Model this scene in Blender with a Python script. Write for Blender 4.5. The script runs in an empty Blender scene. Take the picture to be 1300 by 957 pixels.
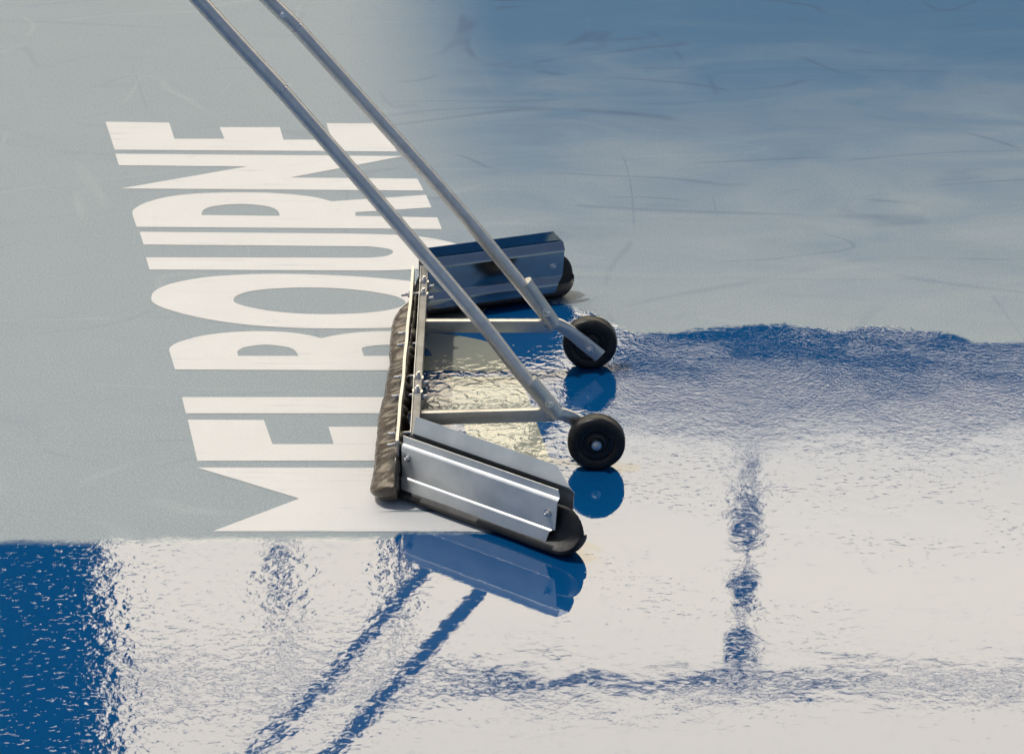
import bpy, bmesh, math, random
from mathutils import Vector, Matrix, noise
from mathutils.geometry import tessellate_polygon
random.seed(4)
R = math.radians
S = bpy.context.scene
COL = S.collection

# ------------------------------------------------------------------ camera
PITCH, HGT, FPX = R(26), 3.37, 4060.0
CAMY = -HGT / math.tan(PITCH)
cam = bpy.data.cameras.new('camera')
cam.sensor_width = 36.0
cam.lens = FPX / 1300 * 36
cam.clip_start = 0.1
cam.clip_end = 6000
cam.dof.use_dof = True
cam.dof.focus_distance = 7.35
cam.dof.aperture_fstop = 10
cam_o = bpy.data.objects.new('camera', cam)
COL.objects.link(cam_o)
cam_o.location = (0, CAMY, HGT)
cam_o.rotation_euler = (math.pi / 2 - PITCH, 0, 0)
S.camera = cam_o

# ------------------------------------------------------------------ sky, sun, exposure
SUN_EL, SUN_AZ = R(66), R(-86)          # azimuth from +Y, negative = to the left
W = bpy.data.worlds.new('World')
S.world = W
W.use_nodes = True
wn, wl = W.node_tree.nodes, W.node_tree.links
sky = wn.new('ShaderNodeTexSky')
sky.sky_type = 'NISHITA'
sky.sun_disc = False
sky.sun_elevation = SUN_EL
sky.sun_rotation = SUN_AZ
sky.dust_density = 1.5
sky.air_density = 1.0
sky.ozone_density = 1.5
def wnode(typ, **kw):
    nd = wn.new(typ)
    for k, v in kw.items(): setattr(nd, k, v)
    return nd
def wset(nd, i, v):
    if isinstance(v, bpy.types.NodeSocket): wl.new(v, nd.inputs[i])
    else: nd.inputs[i].default_value = v
def wmath(op, a, b=0.0):
    nd = wnode('ShaderNodeMath', operation=op); wset(nd, 0, a); wset(nd, 1, b)
    return nd.outputs[0]
def wstep(x, a, b):
    nd = wnode('ShaderNodeMapRange', interpolation_type='SMOOTHSTEP'); wset(nd, 0, x); wset(nd, 1, a); wset(nd, 2, b)
    return nd.outputs[0]
# unseen cloud bank added to the sky so the wet court mirrors white
wdir = wnode('ShaderNodeTexCoord').outputs['Generated']
wsep = wnode('ShaderNodeSeparateXYZ'); wset(wsep, 0, wdir)
w_el = wmath('ARCSINE', wsep.outputs[2])
w_az = wmath('ABSOLUTE', wmath('ARCTAN2', wsep.outputs[0], wsep.outputs[1]))
w_nz = wnode('ShaderNodeTexNoise'); wset(w_nz, 'Vector', wdir); w_nz.inputs['Scale'].default_value = 5; w_nz.inputs['Detail'].default_value = 6
w_off = wmath('MULTIPLY', wmath('SUBTRACT', w_nz.outputs[0], .5), .5)
w_el2, w_az2 = wmath('ADD', w_el, w_off), wmath('ADD', w_az, w_off)
bank = wmath('MULTIPLY', wmath('MULTIPLY', wstep(w_el2, R(6), R(17)), wstep(w_el2, R(52), R(36))), wstep(w_az2, R(75), R(38)))
wmix = wnode('ShaderNodeMix', data_type='RGBA'); wset(wmix, 0, bank)
wtint = wnode('ShaderNodeMix', data_type='RGBA'); wset(wtint, 0, wstep(w_el, R(25.0), R(30.0)))      # dimmer and greyer near its base
wset(wtint, 6, (33.0, 30.0, 24.0, 1.0)); wset(wtint, 7, (49.0, 42.0, 30.5, 1.0))
wset(wmix, 6, sky.outputs[0]); wset(wmix, 7, wtint.outputs[2])
wl.new(wmix.outputs[2], wn['Background'].inputs[0])
wn['Background'].inputs[1].default_value = 0.1

sun = bpy.data.lights.new('sun', 'SUN')
sun.energy = 3.0
sun.angle = R(2.5)
sun.color = (1.0, 0.95, 0.87)
sun_o = bpy.data.objects.new('sun', sun)
COL.objects.link(sun_o)
sd = Vector((math.sin(SUN_AZ) * math.cos(SUN_EL), math.cos(SUN_AZ) * math.cos(SUN_EL), math.sin(SUN_EL)))
sun_o.rotation_euler = sd.to_track_quat('Z', 'Y').to_euler()
sun_o.location = sd * 80

S.view_settings.view_transform = 'Standard'
S.view_settings.look = 'None'
S.view_settings.exposure = 0.0
S.view_settings.gamma = 1
S.view_settings.use_curve_mapping = False
S.render.engine = 'CYCLES'
S.cycles.use_denoising = True
S.cycles.denoiser = 'OPENIMAGEDENOISE'
S.cycles.max_bounces = 8
S.cycles.transparent_max_bounces = 8
S.cycles.caustics_reflective = False
S.cycles.caustics_refractive = False
S.cycles.sample_clamp_indirect = 6

# ------------------------------------------------------------------ node helpers
class NT:
    def __init__(self, tree):
        self.t = tree
    def n(self, typ, **kw):
        nd = self.t.nodes.new(typ)
        for k, v in kw.items():
            setattr(nd, k, v)
        return nd
    def put(self, nd, i, v):
        if v is None:
            return
        if isinstance(v, bpy.types.NodeSocket):
            self.t.links.new(v, nd.inputs[i])
        else:
            nd.inputs[i].default_value = v
    def math(self, op, a, b=None, clamp=False):
        nd = self.n('ShaderNodeMath', operation=op, use_clamp=clamp)
        self.put(nd, 0, a); self.put(nd, 1, b)
        return nd.outputs[0]
    def mix(self, f, a, b, blend='MIX'):
        nd = self.n('ShaderNodeMix', data_type='RGBA', blend_type=blend)
        self.put(nd, 0, f); self.put(nd, 6, a); self.put(nd, 7, b)
        return nd.outputs[2]
    def fmix(self, f, a, b):
        nd = self.n('ShaderNodeMix', data_type='FLOAT')
        self.put(nd, 0, f); self.put(nd, 2, a); self.put(nd, 3, b)
        return nd.outputs[0]
    def step(self, x, a, b, lo=0.0, hi=1.0):
        nd = self.n('ShaderNodeMapRange', interpolation_type='SMOOTHSTEP')
        self.put(nd, 0, x); self.put(nd, 1, a); self.put(nd, 2, b); self.put(nd, 3, lo); self.put(nd, 4, hi)
        return nd.outputs[0]
    def pos(self):
        return self.n('ShaderNodeNewGeometry').outputs['Position']
    def scaled(self, v, s, rot=0.0, off=(0, 0, 0)):
        nd = self.n('ShaderNodeMapping')
        self.put(nd, 0, v)
        nd.inputs['Scale'].default_value = s
        nd.inputs['Rotation'].default_value = (0, 0, rot)
        nd.inputs['Location'].default_value = off
        return nd.outputs[0]
    def noise(self, v, scale, detail=2, rough=0.5, dist=0.0):
        nd = self.n('ShaderNodeTexNoise')
        self.put(nd, 'Vector', v)
        nd.inputs['Scale'].default_value = scale
        nd.inputs['Detail'].default_value = detail
        nd.inputs['Roughness'].default_value = rough
        nd.inputs['Distortion'].default_value = dist
        return nd.outputs[0]
    def bump(self, h, dist, strength=1.0, normal=None):
        nd = self.n('ShaderNodeBump')
        nd.inputs['Distance'].default_value = dist
        self.put(nd, 'Strength', strength)
        self.put(nd, 'Height', h)
        if normal is not None:
            self.put(nd, 'Normal', normal)
        return nd.outputs[0]

def material(name):
    m = bpy.data.materials.new(name)
    m.use_nodes = True
    for nd in list(m.node_tree.nodes):
        m.node_tree.nodes.remove(nd)
    T = NT(m.node_tree)
    out = T.n('ShaderNodeOutputMaterial')
    return m, T, out

def principled(T, base, rough, metal=0.0, ior=1.5, spec=None, normal=None, coat=None):
    b = T.n('ShaderNodeBsdfPrincipled')
    T.put(b, 'Base Color', base)
    T.put(b, 'Roughness', rough)
    T.put(b, 'Metallic', metal)
    T.put(b, 'IOR', ior)
    if spec is not None: T.put(b, 'Specular IOR Level', spec)
    if normal is not None: T.put(b, 'Normal', normal)
    if coat is not None: T.put(b, 'Coat Weight', coat)
    return b.outputs[0]

def rgb(r, g, b): return (r, g, b, 1.0)

# ---- where the court is under water, as a function of the place on the ground
def curve_node(T, x, pts):
    nd = T.n('ShaderNodeFloatCurve')
    T.put(nd, 'Value', x)
    c = nd.mapping.curves[0]
    u = [((px + 1.5) / 3.0, (py + 1.5) / 3.0) for px, py in pts]
    c.points[0].location = u[0]
    c.points[1].location = u[-1]
    for q in u[1:-1]:
        c.points.new(*q)
    for p in c.points:
        p.handle_type = 'VECTOR'
    nd.mapping.update()
    return T.math('SUBTRACT', T.math('MULTIPLY', nd.outputs[0], 3.0), 1.5)

FAR_EDGE = [(-1.5, .40), (-.30, .40), (.05, .44), (.123, .425), (.198, .375), (.25, .30), (.292, .247), (.389, .243), (.488, .272),
            (.597, .290), (.682, .302), (.796, .262), (.902, .29), (1.0, .262), (1.107, .238), (1.132, .195), (1.258, .190), (1.5, .2)]
NEAR_EDGE = [(-1.5, -.832), (-1.112, -.826), (-.6, -.816), (-.30, -.812), (-.262, -.805), (-.25, -.770), (-.02, -.770), (.02, -.74), (.12, -.6), (1.5, -.5)]

def make_wet_group():
    g = bpy.data.node_groups.new('wet_area', 'ShaderNodeTree')
    g.interface.new_socket('Wet', in_out='OUTPUT', socket_type='NodeSocketFloat')
    T = NT(g)
    out = T.n('NodeGroupOutput')
    P = T.pos()
    sx = T.n('ShaderNodeSeparateXYZ'); T.put(sx, 0, P)
    x, y = sx.outputs[0], sx.outputs[1]
    u = T.math('DIVIDE', T.math('ADD', x, 1.5), 3.0, clamp=True)
    n1 = T.noise(T.scaled(P, (1, 2.2, 1)), 9.0, 5, 0.62)
    n2 = T.noise(T.scaled(P, (1, 1.6, 1)), 70.0, 3, 0.6)
    wob = T.math('ADD', T.math('MULTIPLY', T.math('SUBTRACT', n1, 0.5), 0.06), T.math('MULTIPLY', T.math('SUBTRACT', n2, 0.5), 0.07))
    df = T.math('ADD', T.math('SUBTRACT', curve_node(T, u, FAR_EDGE), y), wob)
    wing = T.math('ADD', T.math('MULTIPLY', T.math('ADD', x, .245), .75), T.math('ADD', y, .600))      # inside of the near wing
    far = T.math('MULTIPLY', T.math('MULTIPLY', T.step(df, -0.004, 0.012), T.step(x, -0.272, -0.262)), T.math('MAXIMUM', T.step(wing, -.03, 0), T.step(x, .08, .10)))
    wobn = T.math('ADD', T.math('MULTIPLY', T.math('SUBTRACT', n1, 0.5), 0.06), T.math('MULTIPLY', T.math('SUBTRACT', n2, 0.5), 0.024))
    dn = T.math('ADD', T.math('SUBTRACT', curve_node(T, u, NEAR_EDGE), y), wobn)
    near = T.step(dn, T.fmix(T.step(x, -.30, -.26), -0.022, -0.004), 0.014)
    T.put(out, 0, T.math('MAXIMUM', far, near))
    return g
WET = make_wet_group()
def wet(T):
    nd = T.n('ShaderNodeGroup'); nd.node_tree = WET
    return nd.outputs[0]

# ------------------------------------------------------------------ materials
def mat_court():
    m, T, out = material('blue acrylic court paint')
    P = T.pos()
    sx = T.n('ShaderNodeSeparateXYZ'); T.put(sx, 0, P)
    x, y = sx.outputs[0], sx.outputs[1]
    w = wet(T)
    grain = T.noise(T.scaled(P, (1, .6, 1)), 260.0, 3, 0.75)
    blot = T.noise(T.scaled(P, (1, 1.4, 1)), 3.5, 5, 0.6)
    # scuffs: thin curved shoe and ball marks, broken up
    def scuffs(sc, width, thr, off, stretch=(1, 1, 1), rot=0.0):
        v = T.scaled(P, stretch, rot, (off, off * 1.7, 0))
        d = T.math('ABSOLUTE', T.math('SUBTRACT', T.noise(v, sc, 1, .4, .4), .5))
        line = T.step(d, width * 3.2, 0)
        gate = T.step(T.noise(T.scaled(P, (1, 1, 1), 0, (off * 3, off, 0)), 2.6, 2, .5), thr, thr + .10)
        return T.math('MULTIPLY', line, gate)
    def most(*a):
        r = a[0]
        for q in a[1:]: r = T.math('MAXIMUM', r, q)
        return r
    pale = most(scuffs(1.2, .0022, .50, 3, (.5, 1.3, 1), .5), scuffs(1.0, .0016, .48, 9, (.5, 1.6, 1), -.6), scuffs(1.4, .0020, .52, 31, (1.4, .4, 1), .2))
    dark = most(scuffs(1.1, .0028, .47, 17, (.45, 1.5, 1), .25), scuffs(1.3, .0022, .47, 23, (.5, 1.7, 1), -.55), scuffs(1.2, .0022, .50, 41, (1.4, .5, 1), .3), scuffs(1.0, .0030, .48, 47, (.3, 1.5, 1), .02))
    patch = T.math('MULTIPLY', T.step(T.noise(T.scaled(P, (1.2, 2.4, 1), .1, (7, 3, 0)), 3.0, 3, .55), .62, .74), .5)
    dark = T.math('MAXIMUM', dark, patch)
    # damp area: at right, most marked far away; also paints where sky glare drops
    edge = T.math('SUBTRACT', x, T.math('MULTIPLY', T.math('SUBTRACT', 2.725, y), 0.055))
    edge = T.math('ADD', edge, T.math('MULTIPLY', T.math('SUBTRACT', blot, .5), .10))
    dampx = T.step(edge, -0.62, -0.02)
    smear = T.noise(T.scaled(P, (0.8, 1.8, 1), 0.12), 2.2, 6, 0.62, 1.0)
    yy = T.math('ADD', y, T.math('MULTIPLY', T.math('SUBTRACT', smear, 0.5), 1.7))
    dampy = T.step(yy, -.3, 2.7)
    damp = T.math('MULTIPLY', dampx, dampy)
    base = T.mix(blot, rgb(.120, .162, .190), rgb(.155, .198, .225))  # dry grey has some sky glare put into the colour
    base = T.mix(T.step(grain, .38, .68), base, rgb(.235, .272, .290))
    base = T.mix(T.step(T.noise(P, 170.0, 3, .8), .42, .26), base, rgb(.075, .105, .13))
    base = T.mix(T.math('MULTIPLY', pale, 0.12), base, rgb(.34, .37, .39))
    base = T.mix(damp, base, rgb(.016, .083, .172))
    dk = T.math('MULTIPLY', dark, T.math('ADD', T.math('MULTIPLY', damp, .55), .12))
    base = T.mix(dk, base, rgb(.012, .050, .120))
    bm = T.bump(grain, 0.00015)
    rough = T.math('SUBTRACT', T.fmix(damp, 0.56, 0.42), T.math('MULTIPLY', pale, .03))
    dry = principled(T, base, rough, ior=1.55, spec=T.fmix(damp, .5, .11), normal=bm)
    wetc = T.mix(T.noise(P, 60, 3), rgb(.0006, .050, .150), rgb(.001, .062, .180))
    wb = T.n('ShaderNodeBsdfDiffuse'); T.put(wb, 0, wetc)
    mx = T.n('ShaderNodeMixShader'); T.put(mx, 0, w); T.put(mx, 1, dry); T.put(mx, 2, wb.outputs[0])
    T.put(out, 0, mx.outputs[0])
    return m

def mat_letter():
    m, T, out = material('white line paint')
    P = T.pos()
    w = wet(T)
    grain = T.noise(T.scaled(P, (1, .6, 1)), 260.0, 3, 0.75)
    blot = T.noise(P, 5.0, 5, 0.6)
    v = T.scaled(P, (1.6, 30, 1), 0.55)
    scr = T.step(T.noise(v, 2.4, 4, 0.55, .5), .58, .72)
    base = T.mix(blot, rgb(.465, .46, .445), rgb(.535, .53, .515))
    base = T.mix(T.math('MULTIPLY', scr, .45), base, rgb(.30, .32, .34))
    base = T.mix(T.step(T.noise(P, 14.0, 6, .7), .60, .75, 0, .35), base, rgb(.30, .31, .32))
    base = T.mix(T.step(grain, .30, .50, .5, 0), base, rgb(.40, .42, .44))
    dry = principled(T, base, 0.6, ior=1.5, spec=.35, normal=T.bump(grain, .00012))
    wb = T.n('ShaderNodeBsdfDiffuse'); T.put(wb, 0, rgb(.25, .25, .195))
    mx = T.n('ShaderNodeMixShader'); T.put(mx, 0, w); T.put(mx, 1, dry); T.put(mx, 2, wb.outputs[0])
    T.put(out, 0, mx.outputs[0])
    return m

def mat_water():
    m, T, out = material('shallow standing water')
    P = T.pos()
    sx = T.n('ShaderNodeSeparateXYZ'); T.put(sx, 0, P)
    x, y = sx.outputs[0], sx.outputs[1]
    w = wet(T)
    # pushed-up ripples between the wings, fine sparkle behind, calm film in front
    inside = T.math('MULTIPLY', T.step(x, .22, .10), T.math('MULTIPLY', T.step(y, -.62, -.40), T.step(y, .5, .42)))
    inside = T.math('MAXIMUM', inside, T.math('MULTIPLY', T.step(x, .36, .2), T.step(y, .05, .22)))
    fine = T.step(y, -.62, .02)
    h_wave = T.noise(T.scaled(P, (1, 1.15, 1), .1), 34.0, 2, 0.5, .7)
    h_fine = T.noise(T.scaled(P, (1, .85, 1)), 175.0, 2, 0.55, .3)
    h_film = T.noise(T.scaled(P, (.8, .8, 1)), 48.0, 3, 0.6)
    h_pit = T.step(T.noise(T.scaled(P, (.45, 1.0, 1)), 120.0, 2, 0.5), .60, .78)
    patchy = T.step(T.noise(T.scaled(P, (.8, 1.5, 1), .1), 3.2, 3, .55), .40, .66)          # calm here, stirred there
    left = T.step(x, .05, -.35)
    n0 = T.bump(h_film, .00021, T.math('ADD', .18, T.math('MULTIPLY', T.math('MAXIMUM', patchy, T.math('MULTIPLY', left, .85)), .82)))
    n0 = T.bump(T.noise(T.scaled(P, (1, 1, 1)), 9.0, 2, .5), .00025, normal=n0)
    swell = T.math('MULTIPLY', left, T.step(y, -.84, -.95))
    n0 = T.bump(T.noise(T.scaled(P, (1.2, 1, 1), .3), 26.0, 2, .5), .00036, swell, normal=n0)
    n1 = T.bump(h_pit, .00016, T.math('ADD', .12, T.math('MAXIMUM', T.math('MULTIPLY', patchy, .75), T.math('MULTIPLY', T.step(x, -.5, -.8), 1.1))), normal=n0)
    n2 = T.bump(h_fine, .00031, T.math('MULTIPLY', T.fmix(fine, .03, 1.0), T.math('ADD', .4, T.math('MULTIPLY', patchy, .6))), normal=n1)
    n3 = T.bump(h_wave, .0020, inside, normal=n2)
    back = T.n('ShaderNodeNewGeometry').outputs['Backfacing']      # light coming back up through the film
    fr = T.n('ShaderNodeFresnel'); T.put(fr, 0, T.fmix(back, 1.87, 1 / 1.87)); T.put(fr, 1, n3)
    tr = T.n('ShaderNodeBsdfTransparent'); T.put(tr, 0, rgb(.95, .975, 1))
    gl = T.n('ShaderNodeBsdfGlossy'); gl.inputs['Roughness'].default_value = 0.02
    T.put(gl, 'Color', rgb(1, 1, 1)); T.put(gl, 'Normal', n3)
    film = T.n('ShaderNodeMixShader')
    T.put(film, 0, fr.outputs[0]); T.put(film, 1, tr.outputs[0]); T.put(film, 2, gl.outputs[0])
    clear = T.n('ShaderNodeBsdfTransparent')
    mx = T.n('ShaderNodeMixShader'); T.put(mx, 0, w); T.put(mx, 1, clear.outputs[0]); T.put(mx, 2, film.outputs[0])
    T.put(out, 0, mx.outputs[0])
    return m

def mat_simple(name, a, b, rough, metal=0.0, scale=30.0, bump=0.0, stretch=(1, 1, 1), rvar=.08, spec=.5, coat=None, bscale=None):
    m, T, out = material(name)
    tc = T.n('ShaderNodeTexCoord').outputs['Object']
    v = T.scaled(tc, stretch)
    nz = T.noise(v, scale, 4, 0.6)
    base = T.mix(T.step(nz, .3, .7), rgb(*a), rgb(*b))
    nr = T.noise(v, scale * .37, 3, 0.6)
    rr = T.math('ADD', rough - rvar / 2, T.math('MULTIPLY', nr, rvar), clamp=True)
    nm = None
    if bump:
        nm = T.bump(T.noise(v, bscale or scale, 3, .55), bump)
    T.put(out, 0, principled(T, base, rr, metal, spec=spec, normal=nm, coat=coat))
    return m

M = {}
M['court'] = mat_court()
M['letter'] = mat_letter()
M['water'] = mat_water()
M['tube'] = mat_simple('brushed aluminium tube', (.52, .505, .49), (.60, .585, .57), .44, 1.0, 40, .00003, rvar=.14)
M['sheet'] = mat_simple('anodised aluminium sheet', (.53, .54, .525), (.62, .625, .605), .46, .72, 18, .00006, rvar=.26, stretch=(1, 1, 1))
M['rail'] = mat_simple('aluminium box section', (.48, .475, .465), (.56, .555, .54), .38, 1.0, 30, .00003)
M['shadedsheet'] = mat_simple('shaded aluminium sheet', (.34, .35, .36), (.40, .41, .41), .10, 1.0, 18, .00004, rvar=.06)  # same sheet metal, darkened in colour for the far wing's shaded face
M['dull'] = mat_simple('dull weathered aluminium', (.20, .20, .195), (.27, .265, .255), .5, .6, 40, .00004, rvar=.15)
M['steel'] = mat_simple('zinc plated steel', (.60, .59, .57), (.72, .70, .67), .22, 1.0, 90)
M['foam'] = mat_simple('wet brown black foam', (.040, .031, .022), (.095, .073, .053), .27, 0, 60, .0018, rvar=.25, spec=.5, bscale=34)
M['blackfoam'] = mat_simple('black foam rubber', (.006, .0055, .005), (.014, .013, .012), .5, 0, 60, .0008, rvar=.25, spec=.4, bscale=40)
M['rubber'] = mat_simple('black rubber', (.004, .004, .0045), (.016, .0155, .015), .42, 0, 45, .0001, spec=.35)
M['plastic'] = mat_simple('black moulded plastic', (.004, .004, .0045), (.006, .006, .007), .32, 0, 60)
M['grip'] = mat_simple('black grip', (.015, .015, .016), (.02, .02, .02), .6)
M['ground'] = mat_simple('grey blue ground', (.10, .14, .19), (.14, .18, .22), .8, 0, .2)
M['seat'] = mat_simple('dark blue stand', (.010, .022, .045), (.018, .034, .065), .7, 0, .8)
M['concrete'] = mat_simple('dark concrete', (.05, .055, .06), (.09, .095, .10), .8, 0, .6)
M['truss'] = mat_simple('dark painted steel', (.02, .025, .032), (.03, .035, .042), .5, 0, 1.0)

# ------------------------------------------------------------------ object helpers
def link(o, parent=None):
    COL.objects.link(o)
    if parent is not None:
        o.parent = parent
    return o
def obj(name, bm, m, parent=None, smooth=None):
    me = bpy.data.meshes.new(name)
    bmesh.ops.recalc_face_normals(bm, faces=bm.faces[:])
    bm.to_mesh(me); bm.free()
    me.materials.append(m)
    if smooth is not None:
        me.polygons.foreach_set('use_smooth', [True] * len(me.polygons))
        me.set_sharp_from_angle(angle=R(smooth))
    o = link(bpy.data.objects.new(name, me), parent)
    if parent is not None:
        o.matrix_parent_inverse = Matrix.Translation(-Vector(root_loc(parent)))
    return o
def root_loc(p):
    # every mesh is built in world coordinates, so only the Empties above it move it
    v = Vector((0, 0, 0))
    while p is not None and p.type == 'EMPTY':
        v += p.location
        p = p.parent
    return v
def tag(o, label=None, cat=None, group=None, kind=None):
    if label: o['label'] = label
    if cat: o['category'] = cat
    if group: o['group'] = group
    if kind: o['kind'] = kind
    return o
def empty(name, loc):
    o = bpy.data.objects.new(name, None)
    o.location = loc
    o.empty_display_size = .1
    return link(o)

def add_box(bm, lo, hi, bev=0.0, mtx=None):
    g = bmesh.ops.create_cube(bm, size=1.0)
    vs = g['verts']
    c = [(a + b) / 2 for a, b in zip(lo, hi)]; s = [abs(b - a) for a, b in zip(lo, hi)]
    for v in vs:
        v.co = Vector((v.co.x * s[0] + c[0], v.co.y * s[1] + c[1], v.co.z * s[2] + c[2]))
    if mtx is not None:
        for v in vs: v.co = mtx @ v.co
    if bev:
        es = list({e for v in vs for e in v.link_edges})
        bmesh.ops.bevel(bm, geom=es, offset=bev, segments=2, profile=.6, affect='EDGES')

def frame_of(d):
    d = d.normalized()
    a = Vector((0, 1, 0)) if abs(d.y) < .9 else Vector((1, 0, 0))
    u = d.cross(a).normalized()
    return u, d.cross(u).normalized()

def sweep(bm, pts, radii, n=20, caps=True, ref=None):
    """oval tube through pts; radii = list of (a, b) along the two frame axes"""
    rings = []
    N = len(pts)
    for i, p in enumerate(pts):
        d = (pts[min(i + 1, N - 1)] - pts[max(i - 1, 0)]).normalized()
        if ref is None:
            u, v = frame_of(d)
        else:
            v = (ref - d * ref.dot(d)).normalized(); u = v.cross(d).normalized()
        a, b = radii[i]
        rings.append([bm.verts.new(p + u * (a * math.cos(2 * math.pi * k / n)) + v * (b * math.sin(2 * math.pi * k / n))) for k in range(n)])
    for r0, r1 in zip(rings, rings[1:]):
        for k in range(n):
            bm.faces.new((r0[k], r0[(k + 1) % n], r1[(k + 1) % n], r1[k]))
    if caps:
        bm.faces.new(rings[0][::-1]); bm.faces.new(rings[-1])

def tube(bm, p0, p1, r, n=20):
    p0, p1 = Vector(p0), Vector(p1)
    sweep(bm, [p0, p1], [(r, r)] * 2, n)

def lathe(bm, c, axis, prof, n=48):
    """prof: list of (radius, offset along axis), open profile from axis to axis"""
    c, axis = Vector(c), Vector(axis).normalized()
    u, v = frame_of(axis)
    rings = []
    for r, h in prof:
        if r < 1e-6:
            rings.append([bm.verts.new(c + axis * h)])
        else:
            rings.append([bm.verts.new(c + axis * h + (u * math.cos(2 * math.pi * k / n) + v * math.sin(2 * math.pi * k / n)) * r) for k in range(n)])
    for a, b in zip(rings, rings[1:]):
        for k in range(n):
            k2 = (k + 1) % n
            if len(a) == 1: bm.faces.new((a[0], b[k], b[k2]))
            elif len(b) == 1: bm.faces.new((a[k], a[k2], b[0]))
            else: bm.faces.new((a[k], a[k2], b[k2], b[k]))

def bolt(parent, p, axis, r=.007, h=.006, stub=.006):
    """hex nut on a washer with the end of its bolt showing"""
    p, axis = Vector(p), Vector(axis).normalized()
    bm = bmesh.new()
    lathe(bm, p, axis, [(0, 0), (r * 1.45, 0), (r * 1.45, .0015), (0, .0015)], 20)
    u, v = frame_of(axis)
    rg = []
    for hh, k in ((.0015, 1.0), (h * .85, 1.0), (h, .86)):
        rg.append([bm.verts.new(p + axis * hh + (u * math.cos(math.pi * q / 3 + .3) + v * math.sin(math.pi * q / 3 + .3)) * r * k) for q in range(6)])
    for a, b in zip(rg, rg[1:]):
        for q in range(6): bm.faces.new((a[q], a[(q + 1) % 6], b[(q + 1) % 6], b[q]))
    bm.faces.new(rg[-1])
    lathe(bm, p, axis, [(r * .55, h * .9), (r * .55, h + stub * .8), (r * .4, h + stub), (0, h + stub)], 12)
    return obj('bolt', bm, M['steel'], parent, 35)

# ------------------------------------------------------------------ ground
def sheet(name, x0, x1, y0, y1, z, m, kind='structure'):
    bm = bmesh.new()
    bm.faces.new([bm.verts.new(p) for p in ((x0, y0, z), (x1, y0, z), (x1, y1, z), (x0, y1, z))])
    return tag(obj(name, bm, m), kind=kind)
tag(sheet('ground', -2500, 2500, -2500, 2500, -.006, M['ground']), 'grey blue ground stretching away beyond the court')
tag(sheet('tennis_court', -14, 14, -20, 22, 0, M['court']), 'blue acrylic tennis court, dry at left and wet at right')

# water: one sheet whose outline keeps a few cm outside the wet edge
bm = bmesh.new()
out_ = [(x, y + .06) for x, y in FAR_EDGE if x > -.28]
out_[-1] = (8.0, .30)
poly = [(-8, -9), (8, -9)] + out_[::-1] + [(-.285, .46), (-.285, -.70), (-.30, -.79), (-8, -.80)]
bm.faces.new([bm.verts.new((x, y, .003)) for x, y in poly])
bmesh.ops.triangulate(bm, faces=bm.faces[:])
tag(obj('water', bm, M['water']), 'thin sheet of rainwater lying on the blue court', kind='structure')

# ------------------------------------------------------------------ lettering painted on the court
def ground(px, py):
    """photo point -> point of the flat court (the lettering is paint, so it lies on the ground)"""
    a, b = (px - 650) / FPX, (py - 478.5) / FPX
    dy = math.cos(PITCH) - b * math.sin(PITCH)
    dz = -math.sin(PITCH) - b * math.cos(PITCH)
    t = -HGT / dz
    return (a * t, CAMY + dy * t)

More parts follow.
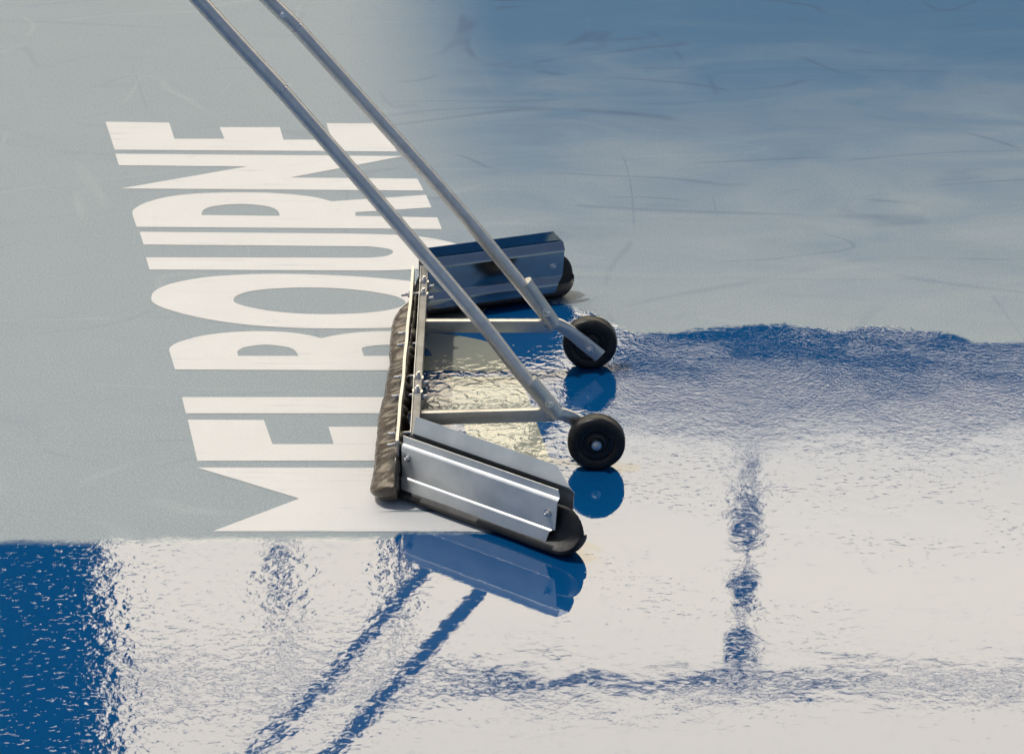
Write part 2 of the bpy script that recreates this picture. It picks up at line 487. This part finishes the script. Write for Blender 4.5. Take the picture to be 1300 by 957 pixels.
def zA(pts): return [(100 + p[0] / 2.586, 130 + p[1] / 2.586) + tuple(p[2:]) for p in pts]
def smooth_outline(pts, n=8):
    """points with a third item are rounded by a Catmull-Rom curve; the others are corners"""
    out, N = [], len(pts)
    for i in range(N):
        p0, p1, p2, p3 = pts[i - 1], pts[i], pts[(i + 1) % N], pts[(i + 2) % N]
        s1, s2 = len(p1) > 2, len(p2) > 2
        out.append((p1[0], p1[1]))
        if not (s1 or s2): continue
        A = p0 if s1 else p1
        D = p3 if s2 else p2
        for k in range(1, n):
            t = k / n
            out.append(tuple(.5 * (2 * p1[c] + (p2[c] - A[c]) * t + (2 * A[c] - 5 * p1[c] + 4 * p2[c] - D[c]) * t * t
                                   + (3 * p1[c] - A[c] - 3 * p2[c] + D[c]) * t ** 3) for c in (0, 1)))
    return out
o = 1
LET = [
 ('M', [[(250.3, 593.7), (701, 594), (709, 613), (482, 613.5), (714, 631), (717, 637), (478, 650), (722, 651), (731, 675), (270, 674.5), (380, 633)]]),
 ('E', [[(238.4, 533), (335, 533.5), (346, 564), (423.7, 564), (417, 542), (513, 542), (520, 564), (596, 564), (587, 533), (680, 533), (699, 585), (250.6, 585.3)]]),
 ('L', [[(230.9, 504.4), (576, 504.4), (566, 478), (661, 478), (678, 525), (236, 525)]]),
 ('B', [zA([(316, 878), (298, 818), (300, 805, o), (330, 787, o), (400, 768, o), (480, 757, o), (580, 752, o), (680, 755, o), (750, 764, o), (795, 775),
            (850, 764, o), (930, 755, o), (1010, 752, o), (1130, 755, o), (1240, 766, o), (1335, 785, o), (1385, 812, o), (1402, 845), (1416, 882)]),
        zA([(523, 833), (520, 818), (545, 805, o), (600, 797, o), (650, 799, o), (702, 810, o), (722, 833)]),
        zA([(936, 833), (928, 808), (950, 802, o), (1010, 797, o), (1090, 799, o), (1145, 811, o), (1160, 833)])]),
 ('O', [zA([(238, 645, o), (250, 620, o), (300, 597, o), (400, 577, o), (520, 567, o), (650, 564, o), (800, 567, o), (950, 575, o), (1090, 588, o), (1220, 607, o),
            (1315, 636, o), (1342, 665, o), (1310, 702, o), (1210, 726, o), (1065, 739, o), (900, 743, o), (740, 742, o), (600, 735, o), (480, 722, o), (370, 702, o), (285, 678, o), (250, 662, o)]),
        zA([(508, 650, o), (522, 634, o), (570, 620, o), (650, 612, o), (760, 609, o), (870, 613, o), (970, 624, o), (1040, 638, o), (1072, 655, o), (1062, 669, o),
            (1020, 682, o), (940, 692, o), (840, 696, o), (740, 695, o), (640, 687, o), (560, 673, o), (520, 661, o)])]),
 ('U', [zA([(200, 426), (900, 432), (1060, 437, o), (1150, 446, o), (1235, 464, o), (1282, 486, o), (1284, 508, o), (1235, 532, o), (1130, 547, o), (1000, 553, o), (900, 553), (232, 550),
            (221, 510), (960, 511), (1010, 505, o), (1032, 493, o), (1015, 482, o), (950, 474), (213, 468)])]),
 ('R', [zA([(190, 410), (177, 372), (177, 358, o), (192, 344, o), (230, 327, o), (300, 310, o), (400, 300, o), (520, 297, o), (640, 299, o), (760, 310, o), (830, 326), (1140, 305), (1158, 346),
            (908, 362), (908, 374), (1177, 379), (1192, 417)]),
        zA([(403, 371), (410, 354, o), (440, 343, o), (500, 336, o), (560, 336, o), (620, 343, o), (652, 356, o), (660, 374)])]),
 ('N', [zA([(120, 170), (1066, 178), (695, 248), (1112, 252), (1132, 291), (138, 284), (552, 212), (132, 208)])]),
 ('E', [zA([(88, 65), (297, 68), (314, 121), (478, 121), (463, 83), (660, 83), (672, 124), (830, 124), (813, 70), (1003, 70), (1044, 163), (118, 157)])]),
]
lett = tag(empty('painted_lettering', (-.35, .2, 0)), 'white slanted capitals reading MELBOURNE painted on the blue court behind the squeegee blade', 'lettering')
for ch, loops in LET:
    bm = bmesh.new()
    wl_ = [[ground(*q) for q in smooth_outline(lp)] for lp in loops]
    flat = [bm.verts.new((x, y, .0008)) for lp in wl_ for x, y in lp]
    for t in tessellate_polygon([[Vector((x, y, 0)) for x, y in lp] for lp in wl_]):
        try: bm.faces.new([flat[i] for i in t])
        except ValueError: pass
    bmesh.ops.recalc_face_normals(bm, faces=bm.faces[:])
    for fc in bm.faces:
        if fc.normal.z < 0: fc.normal_flip()
    me = bpy.data.meshes.new('letter'); bm.to_mesh(me); bm.free()
    me.materials.append(M['letter'])
    lo = link(bpy.data.objects.new('letter', me), lett)
    lo.matrix_parent_inverse = Matrix.Translation(-lett.location)
    lo['label'] = 'painted capital letter ' + ch

# ------------------------------------------------------------------ the squeegee
SQ = tag(empty('court_squeegee', (-.05, -.2, 0)), 'aluminium water squeegee with foam blade, two black wheels and long handle poles', 'squeegee')

# --- foam blades
def foam(p0, p1, outward, bulge_out, bulge_in, pleat, seed, tip0=.03, tip1=.05, height=.115, neck=.011, zb=.018, zs=.028, m='blackfoam'):
    p0, p1 = Vector(p0), Vector(p1); d = p1 - p0; L = d.length; d.normalize()
    nrm = Vector(outward).normalized()
    bm = bmesh.new()
    ns, nk = 150, 40
    rings = []
    for i in range(ns + 1):
        s = L * i / ns
        # rounded ends
        k = 1.0
        if s < tip0: k = math.sqrt(max(0.0, 1 - (1 - s / tip0) ** 2))
        if L - s < tip1: k = min(k, math.sqrt(max(0.0, 1 - (1 - (L - s) / tip1) ** 2)))
        k = max(k, .02)
        ring = []
        bo = bulge_out(s / L); bi = bulge_in
        for q in range(nk):
            a = 2 * math.pi * q / nk
            ca, sa = math.cos(a), math.sin(a)
            z = .055 + .055 * sa if sa < 0 else .055 + (height - .055) * sa
            t = max(0.0, min(1.0, (z - zb) / zs))
            t = t * t * (3 - 2 * t)
            wo = bo * (1 - t) + neck * t
            wi = bi * (1 - t) + neck * t
            r = abs(ca) ** .75
            off = wo * r if ca > 0 else -wi * r
            w = 0.0
            if pleat and ca > 0:
                v = Vector((s * 26 + seed, z * 16, seed))
                w = noise.noise(v) * .0045 * (.4 + t) + (noise.noise(Vector((s * 62, z * 14, seed))) * .015 + noise.noise(Vector((s * 150, z * 30, seed))) * .006) * t
                w -= abs(noise.noise(Vector((s * 24 + 7, z * 9, seed + 3)))) * .05 * max(0.0, min(1.0, (z - .040) / .022))
                w *= min(1, ca * 1.6)
            v2 = noise.noise(Vector((s * 9, a * .8, seed + 5))) * .003
            zz = .058 + (z - .058) * k
            zz = max(zz, .0015)
            ring.append(bm.verts.new(p0 + d * s + nrm * ((off + w + v2) * (.35 + .65 * k)) + Vector((0, 0, zz))))
        rings.append(ring)
    for a, b in zip(rings, rings[1:]):
        for q in range(nk):
            bm.faces.new((a[q], a[(q + 1) % nk], b[(q + 1) % nk], b[q]))
    bm.faces.new(rings[0][::-1]); bm.faces.new(rings[-1])
    return obj('foam_blade', bm, M[m], SQ, 60)

XC = -.234                                   # mid line of the centre blade
foam((XC + .001, .318, 0), (XC - .026, -.672, 0), (-1, -.012, 0), lambda t: .063 + .006 * t + .004 * math.sin(t * 13), .010, True, 1.7, .05, .06, .12, .010, .022, .052, 'foam')
NW0, NW1 = Vector((-.229, -.609, 0)), Vector((.116, -.868, 0))
nd_ = (NW1 - NW0).normalized(); n_out = Vector((nd_.y, -nd_.x, 0))          # towards the camera
foam(NW0 - nd_ * .035, NW1 + nd_ * .046, n_out, lambda t: .046, .040, False, 4.1, .03, .05)
FW0, FW1 = Vector((-.225, .356, 0)), Vector((.121, .470, 0))
fd_ = (FW1 - FW0).normalized(); f_out = Vector((-fd_.y, fd_.x, 0))          # away from the camera
foam(FW0 - fd_ * .02, FW1 + fd_ * .034, f_out, lambda t: .044, .042, False, 8.3, .03, .045)

# --- clamp panels: a rolled aluminium profile, swept along the wing
def panel(p0, d, nrm, L, flange_top, cut, bolts, start=0.0, beaded=False, skin='sheet'):
    """nrm = side the panel stands on; profile is (offset, height, where this line ends)"""
    fo = .010 + .34 * (flange_top - .156)
    prof = [(fo, flange_top, -cut), (.010, .156, -.002), (.0108, .1525, 0), (.0125, .150, 0), (.0215, .1405, 0), (.0245, .1365, 0), (.0255, .132, -.002),
            (.0255, .071, -.006), (.0262, .0675, -.008), (.029, .064, -.010), (.0375, .0555, -.020), (.0395, .0525, -.022), (.040, .049, -.024), (.040, .031, -.030)]
    if beaded:       # the outer sheet: flat with two rolled beads
        prof = [(.0165, flange_top, -cut), (.0165, .1425, 0), (.0172, .1405, 0), (.0215, .1370, 0), (.0228, .1350, 0), (.0228, .1320, -.002), (.0228, .100, -.004),
                (.0228, .064, -.007), (.0230, .0620, -.010), (.0258, .0602, -.015), (.0268, .0588, -.017), (.0268, .0565, -.020), (.0268, .0275, -.030)]
    th = .0022
    bm = bmesh.new()
    cols = []
    for j, (o_, z, e) in enumerate(prof):
        a = prof[max(j - 1, 0)]; b = prof[min(j + 1, len(prof) - 1)]
        t = Vector((b[0] - a[0], b[1] - a[1])).normalized()
        nn = Vector((-t.y, t.x))
        if nn.x < 0: nn = -nn
        col = []
        for side in (0, 1):
            oo, zz = o_ + nn.x * th * (1 - side), z + nn.y * th * (1 - side)
            row = []
            for s in (start, L * .33, L * .66, L + e):
                row.append(bm.verts.new(p0 + d * s + nrm * oo + Vector((0, 0, zz))))
            col.append(row)
        cols.append(col)
    for c0, c1 in zip(cols, cols[1:]):
        for side in (0, 1):
            for k in range(3):
                bm.faces.new((c0[side][k], c0[side][k + 1], c1[side][k + 1], c1[side][k]))
        for k in (0, 3):
            bm.faces.new((c0[0][k], c1[0][k], c1[1][k], c0[1][k]))
    for c in (cols[0], cols[-1]):
        for k in range(3):
            bm.faces.new((c[0][k], c[0][k + 1], c[1][k + 1], c[1][k]))
    pn = obj('clamp_panel', bm, M[skin], SQ, 28)
    for s, z in bolts:
        bolt(pn, p0 + d * s + nrm * (.0252 if beaded else .0278) + Vector((0, 0, z)), nrm, .0062, .0055, .006)
    return pn
LN = (NW1 - NW0).length
panel(NW0, nd_, n_out, LN - .004, .160, .004, [(.018, .114), (LN - .030, .100)], beaded=True)
panel(NW0, nd_, -n_out, LN + .004, .192, .045, [(LN - .034, .100)], .004)
LF = (FW1 - FW0).length
panel(FW0, fd_, -f_out, LF + .004, .190, .030, [(LF - .028, .098)], skin='shadedsheet')
panel(FW0, fd_, f_out, LF, .163, .004, [(LF - .03, .098)], beaded=True)

# --- centre clamp plates
def plate(x, y0, y1, z0, z1, th, lean=0.0):
    bm = bmesh.new()
    add_box(bm, (-th / 2, y0, z0), (th / 2, y1, z1), .0006)
    for v in bm.verts:
        v.co.x += x + (v.co.y - y1) * lean
    # the light sheet is slightly wavy between its bolts
    return bm
bm = bmesh.new()
def wavy_plate(x0, x1, y0, y1, z0, z1, th, amp, lip):
    bm = bmesh.new(); n = 40
    prof = [(0, z0), (0, z1), (-lip, z1), (-lip, z1 - th), (-th, z1 - th), (-th, z0)]
    rows = []
    for i in range(n + 1):
        t = i / n
        y = y0 + (y1 - y0) * t
        x = x0 + (x1 - x0) * t + amp * noise.noise(Vector((t * 7, 2.3, 0)))
        rows.append([bm.verts.new((x + a, y, z)) for a, z in prof])
    for a, b in zip(rows, rows[1:]):
        for k in range(len(prof)):
            k2 = (k + 1) % len(prof)
            bm.faces.new((a[k], a[k2], b[k2], b[k]))
    bm.faces.new(rows[0]); bm.faces.new(rows[-1][::-1])
    return bm
outer_plate = obj('clamp_plate', wavy_plate(-.241, -.251, .318, -.628, .052, .150, .0025, .0025, .0065), M['rail'], SQ, 30)
bm = bmesh.new(); add_box(bm, (-.2262, -.586, .055), (-.2242, .322, .150), .0008)
inner_plate = obj('clamp_plate', bm, M['sheet'], SQ, 30)
# crossbar: box section behind the inner plate
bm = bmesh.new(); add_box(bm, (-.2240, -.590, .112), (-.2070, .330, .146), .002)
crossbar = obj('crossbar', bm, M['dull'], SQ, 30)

def thru(y, z, right=True, left=True, parent=crossbar):
    if right:
        bolt(parent, (-.2070, y, z), (1, 0, .25), .0075, .007, .010)
    if left:
        lx = -.244 - (.318 - y) * .0106
        bm = bmesh.new(); tube(bm, (lx - .026, y, z - .004), (-.2262, y, z), .0038, 12); obj('stud', bm, M['steel'], outer_plate, 40)
        bolt(outer_plate, (lx - .004, y, z - .003), (-1, 0, .1), .0075, .006, .006)
# nuts standing on top of the frame, in the pairs the photo shows
for y in (.235, .165, -.300, -.372):
    bolt(crossbar, (-.2155, y, .146), (0.1, 0, 1), .0085, .008, .006)
    thru(y, .130, True, False)
for y, z in ((.22, .12), (.03, .105), (-.035, .105), (-.20, .100), (-.31, .105), (-.50, .105), (-.545, .100)):
    thru(y, z, False, True)

# --- side rails
def side_rail(y, z, tilt=0.0):
    bm = bmesh.new(); add_box(bm, (-.2068, y - .0085, z - .0155), (.098, y + .0085, z + .0155), .0025)
    for v in bm.verts: v.co.z += tilt * (v.co.x + .2068)
    return obj('side_rail', bm, M['rail'], SQ, 30)
YN, YF = -.440, .030
side_rail(YN, .112, .030)
side_rail(YF, .122)

# --- handle poles, each in a socket bolted to its rail
def pole(pts, y_sock, sock0, sock1, bolt_t, joint):
    pts = [Vector(p) for p in pts]
    lower = [p for p in pts if p.z <= joint[2] + 1e-4]
    upper = [p for p in pts if p.z >= joint[2] - 1e-4]
    def fine(ps, n=4):
        out = []
        for i in range(len(ps) - 1):
            a = ps[max(i - 1, 0)]; b = ps[i]; c = ps[i + 1]; e = ps[min(i + 2, len(ps) - 1)]
            for k in range(n):
                t = k / n
                out.append(.5 * ((2 * b) + (c - a) * t + (2 * a - 5 * b + 4 * c - e) * t * t + (3 * b - a - 3 * c + e) * t ** 3))
        return out + [ps[-1]]
    r = .0163
    j = Vector(joint)
    bm = bmesh.new()
    lw = fine(lower); dj = (lw[-1] - lw[-2]).normalized()
    lw[-1] = j - dj * .0022
    sweep(bm, lw, [(r, r)] * len(lw), 28)
    hp = obj('handle_pole', bm, M['tube'], SQ, 40)
    bm = bmesh.new(); tube(bm, j - dj * .02, j + dj * .02, r - .002, 24)
    obj('joint_spigot', bm, M['steel'], hp, 40)
    bm = bmesh.new(); up = fine(upper); up[0] = j + dj * .0016
    sweep(bm, up, [(r + .0006, r + .0006)] * len(up), 28)
    ut = obj('upper_tube', bm, M['tube'], hp, 40)
    # socket: a larger tube with a rolled, slightly open mouth
    s0, s1 = Vector(sock0), Vector(sock1); dd = (s1 - s0).normalized()
    bm = bmesh.new()
    sweep(bm, [s0, s0 + dd * .006, s1 - dd * .012, s1 - dd * .003, s1], [(.0172, .0172), (.0176, .0176), (.0176, .0176), (.0186, .0186), (.0182, .0182)], 28)
    sk = obj('pole_socket', bm, M['rail'], SQ, 40)
    bp = s0.lerp(s1, bolt_t)
    side = Vector((dd.z, 0, -dd.x)) * .35 + Vector((0, -1, .1))
    side = (side - dd * side.dot(dd)).normalized()
    bolt(sk, bp + side * .0172, side, .0075, .006, .006)
    return hp, ut, dj
npole = pole([(.086, YN, .136), (.006, -.437, .242), (-.074, -.430, .353), (-.272, -.42, .606), (-.4, -.414, .767), (-.5, -.410, .892), (-.585, -.408, .992), (-.67, -.405, 1.094), (-.72, -.404, 1.152), (-.76, -.403, 1.185)],
             YN, (.104, YN, .120), (.040, YN, .205), .40, (-.5, -.410, .892))
fpole = pole([(.085, YF, .146), (.034, .024, .216), (-.1185, .015, .4225), (-.30, .007, .650), (-.493, 0, .889), (-.553, -.005, .955), (-.66, -.008, 1.075), (-.71, -.009, 1.13), (-.76, -.01, 1.185)],
             YF, (.102, YF, .124), (.030, .026, .238), .34, (-.493, 0, .889))
bolt(fpole[1], (-.52, -.0185, .925), (.2, -1, .35), .0055, .004, .003)
bm = bmesh.new(); tube(bm, (-.765, -.422, 1.188), (-.765, .01, 1.188), .0166, 24)
obj('grip_bar', bm, M['grip'], SQ, 40)

# --- wheel arms: tube ends pressed flat, drilled for the axle
def arm(pts, y):
    bm = bmesh.new()
    ps = [Vector((x, y + dy, z)) for x, dy, z, a, b in pts]
    sweep(bm, ps, [(a, b) for x, dy, z, a, b in pts], 24, ref=Vector((0, 1, 0)))
    return obj('wheel_arm', bm, M['rail'], SQ, 38)
RW = .0655
AX = .188
aF = arm([(.078, 0, .134, .015, .014), (.098, 0, .131, .0155, .014), (.116, 0, .123, .016, .0125), (.134, 0, .110, .0165, .009), (.152, 0, .0945, .017, .0065), (.170, 0, .0785, .0182, .006), (AX, 0, .0625, .0184, .006), (.212, 0, .041, .0184, .006)], YF)
aN = arm([(.078, 0, .126, .015, .014), (.098, 0, .124, .0155, .014), (.118, 0, .120, .016, .0125), (.137, .001, .110, .0165, .009), (.155, .001, .096, .017, .0065), (.172, .001, .081, .017, .006), (.190, .001, .065, .017, .006), (.212, .001, .044, .0168, .006)], YN)

def wheel(x, y0, y1, face):
    """y0 = the side turned to the camera, y1 = the far side"""
    w = abs(y1 - y0); c = Vector((x, (y0 + y1) / 2, RW)); ax = Vector((0, -1, 0))
    root = bpy.data.objects.new('wheel', None)
    root.location = c - SQ.location
    link(root, SQ)
    hw = w / 2
    bm = bmesh.new()
    rr = RW
    prof = []
    half = [(rr * .60, hw * .78), (rr * .66, hw * .96), (rr * .74, hw), (rr * .86, hw), (rr * .95, hw * .88), (rr * .99, hw * .66), (rr, hw * .34)]
    prof = half + [(rr, 0)] + [(r, -h) for r, h in half[::-1]]
    lathe(bm, c, ax, prof + [half[0]], 64)
    obj('tyre', bm, M['rubber'], root, 50)
    bm = bmesh.new()
    lathe(bm, c, ax, [(0, hw * .98), (rr * .20, hw * .98), (rr * .22, hw * .90), (rr * .25, hw * .70), (rr * .36, hw * .62), (rr * .40, hw * .76), (rr * .45, hw * .76), (rr * .48, hw * .60),
                      (rr * .595, hw * .60), (rr * .60, hw * .8), (rr * .60, -hw * .8), (rr * .48, -hw * .6), (rr * .25, -hw * .7), (rr * .2, -hw * .96), (0, -hw * .96)], 48)
    obj('hub', bm, M['plastic'], root, 40)
    bm = bmesh.new()
    tube(bm, c + Vector((0, -hw * .99, 0)), c + Vector((0, hw + .02, 0)), .005, 14)
    obj('axle', bm, M['steel'], root, 40)
    if face:
        bolt(root, c + Vector((0, -hw * .98, 0)), (0, -1, 0), .0078, .006, .004)
    return root
wheel(.191, -.487, -.4475, True)
wheel(AX, .0375, .077, False)
bolt(aF, (AX, YF - .0062, .0625), (0, -1, .05), .0085, .007, .005)

# ------------------------------------------------------------------ the stadium across the court (seen mirrored in the water)
def bxobj(name, boxes, m, parent=None, bev=0.0):
    bm = bmesh.new()
    for lo, hi in boxes: add_box(bm, lo, hi, bev)
    return obj(name, bm, m, parent)
st = tag(empty('grandstand', (0, 30, 0)), 'tall dark blue tiered grandstand beyond the far end of the court', 'grandstand')
tiers = []
n = 34
for i in range(n):
    y0 = 26 + i * 1.0; z1 = 2.5 + i * (29.6 - 2.5) / n
    if z1 < 17: tiers.append(((-55, y0, 0), (55, y0 + 1.02, z1)))
    else: tiers.append(((1.6, y0, 0), (55, y0 + 1.02 if i < n - 1 else y0 + 6, z1)))
bxobj('seating_tier', tiers, M['seat'], st)
bxobj('parapet', [((1.6, 60.6, 28), (55, 61.0, 30.5))], M['truss'], st)

rf = tag(empty('roof_gantry', (0, 61, 0)), 'dark steel roof gantry carried on posts above the grandstand', 'gantry')
bxobj('roof_beam', [((-55, 60.2, 37.72), (55, 60.6, 37.90))], M['concrete'], rf)
def member(name, a, b, w):
    a, b = Vector(a), Vector(b)
    d = b - a; q = d.to_track_quat('Z', 'Y').to_matrix().to_4x4()
    bm = bmesh.new()
    add_box(bm, (-w / 2, -w / 2, 0), (w / 2, w / 2, d.length), 0, Matrix.Translation(a) @ q)
    return obj(name, bm, M['truss'], rf)
member('bottom_chord', (-55, 60.1, 37.55), (55, 60.1, 37.45), .08)
for x, z0, z1, w in ((-5.6, 33.9, 35.9, .42), (-5.6, 35.9, 37.2, .12), (-2.75, 33.7, 35.8, .40), (-2.75, 35.8, 37.2, .12), (5.65, 29.8, 37.8, .10), (14.5, 29.8, 37.8, .2), (-24, 0, 37.8, .6), (24, 29.8, 37.8, .5)):
    member('post', (x, 60.7, z0), (x, 60.7, z1), w)
for z, h, w in ((31.8, .25, .35), (33.0, .25, .5), (33.7, .3, .65), (35.35, .3, .6), (37.0, .4, .7)):
    member('splice_plate', (5.65, 60.9, z), (5.65, 60.9, z + h), w)
tw = tag(empty('lift_tower', (-12, 62, 0)), 'square dark concrete lift tower at the left end of the roof posts', 'tower')
bxobj('tower_wall', [((-15.5, 60.05, 0), (-9.85, 61, 45))], M['concrete'], tw)
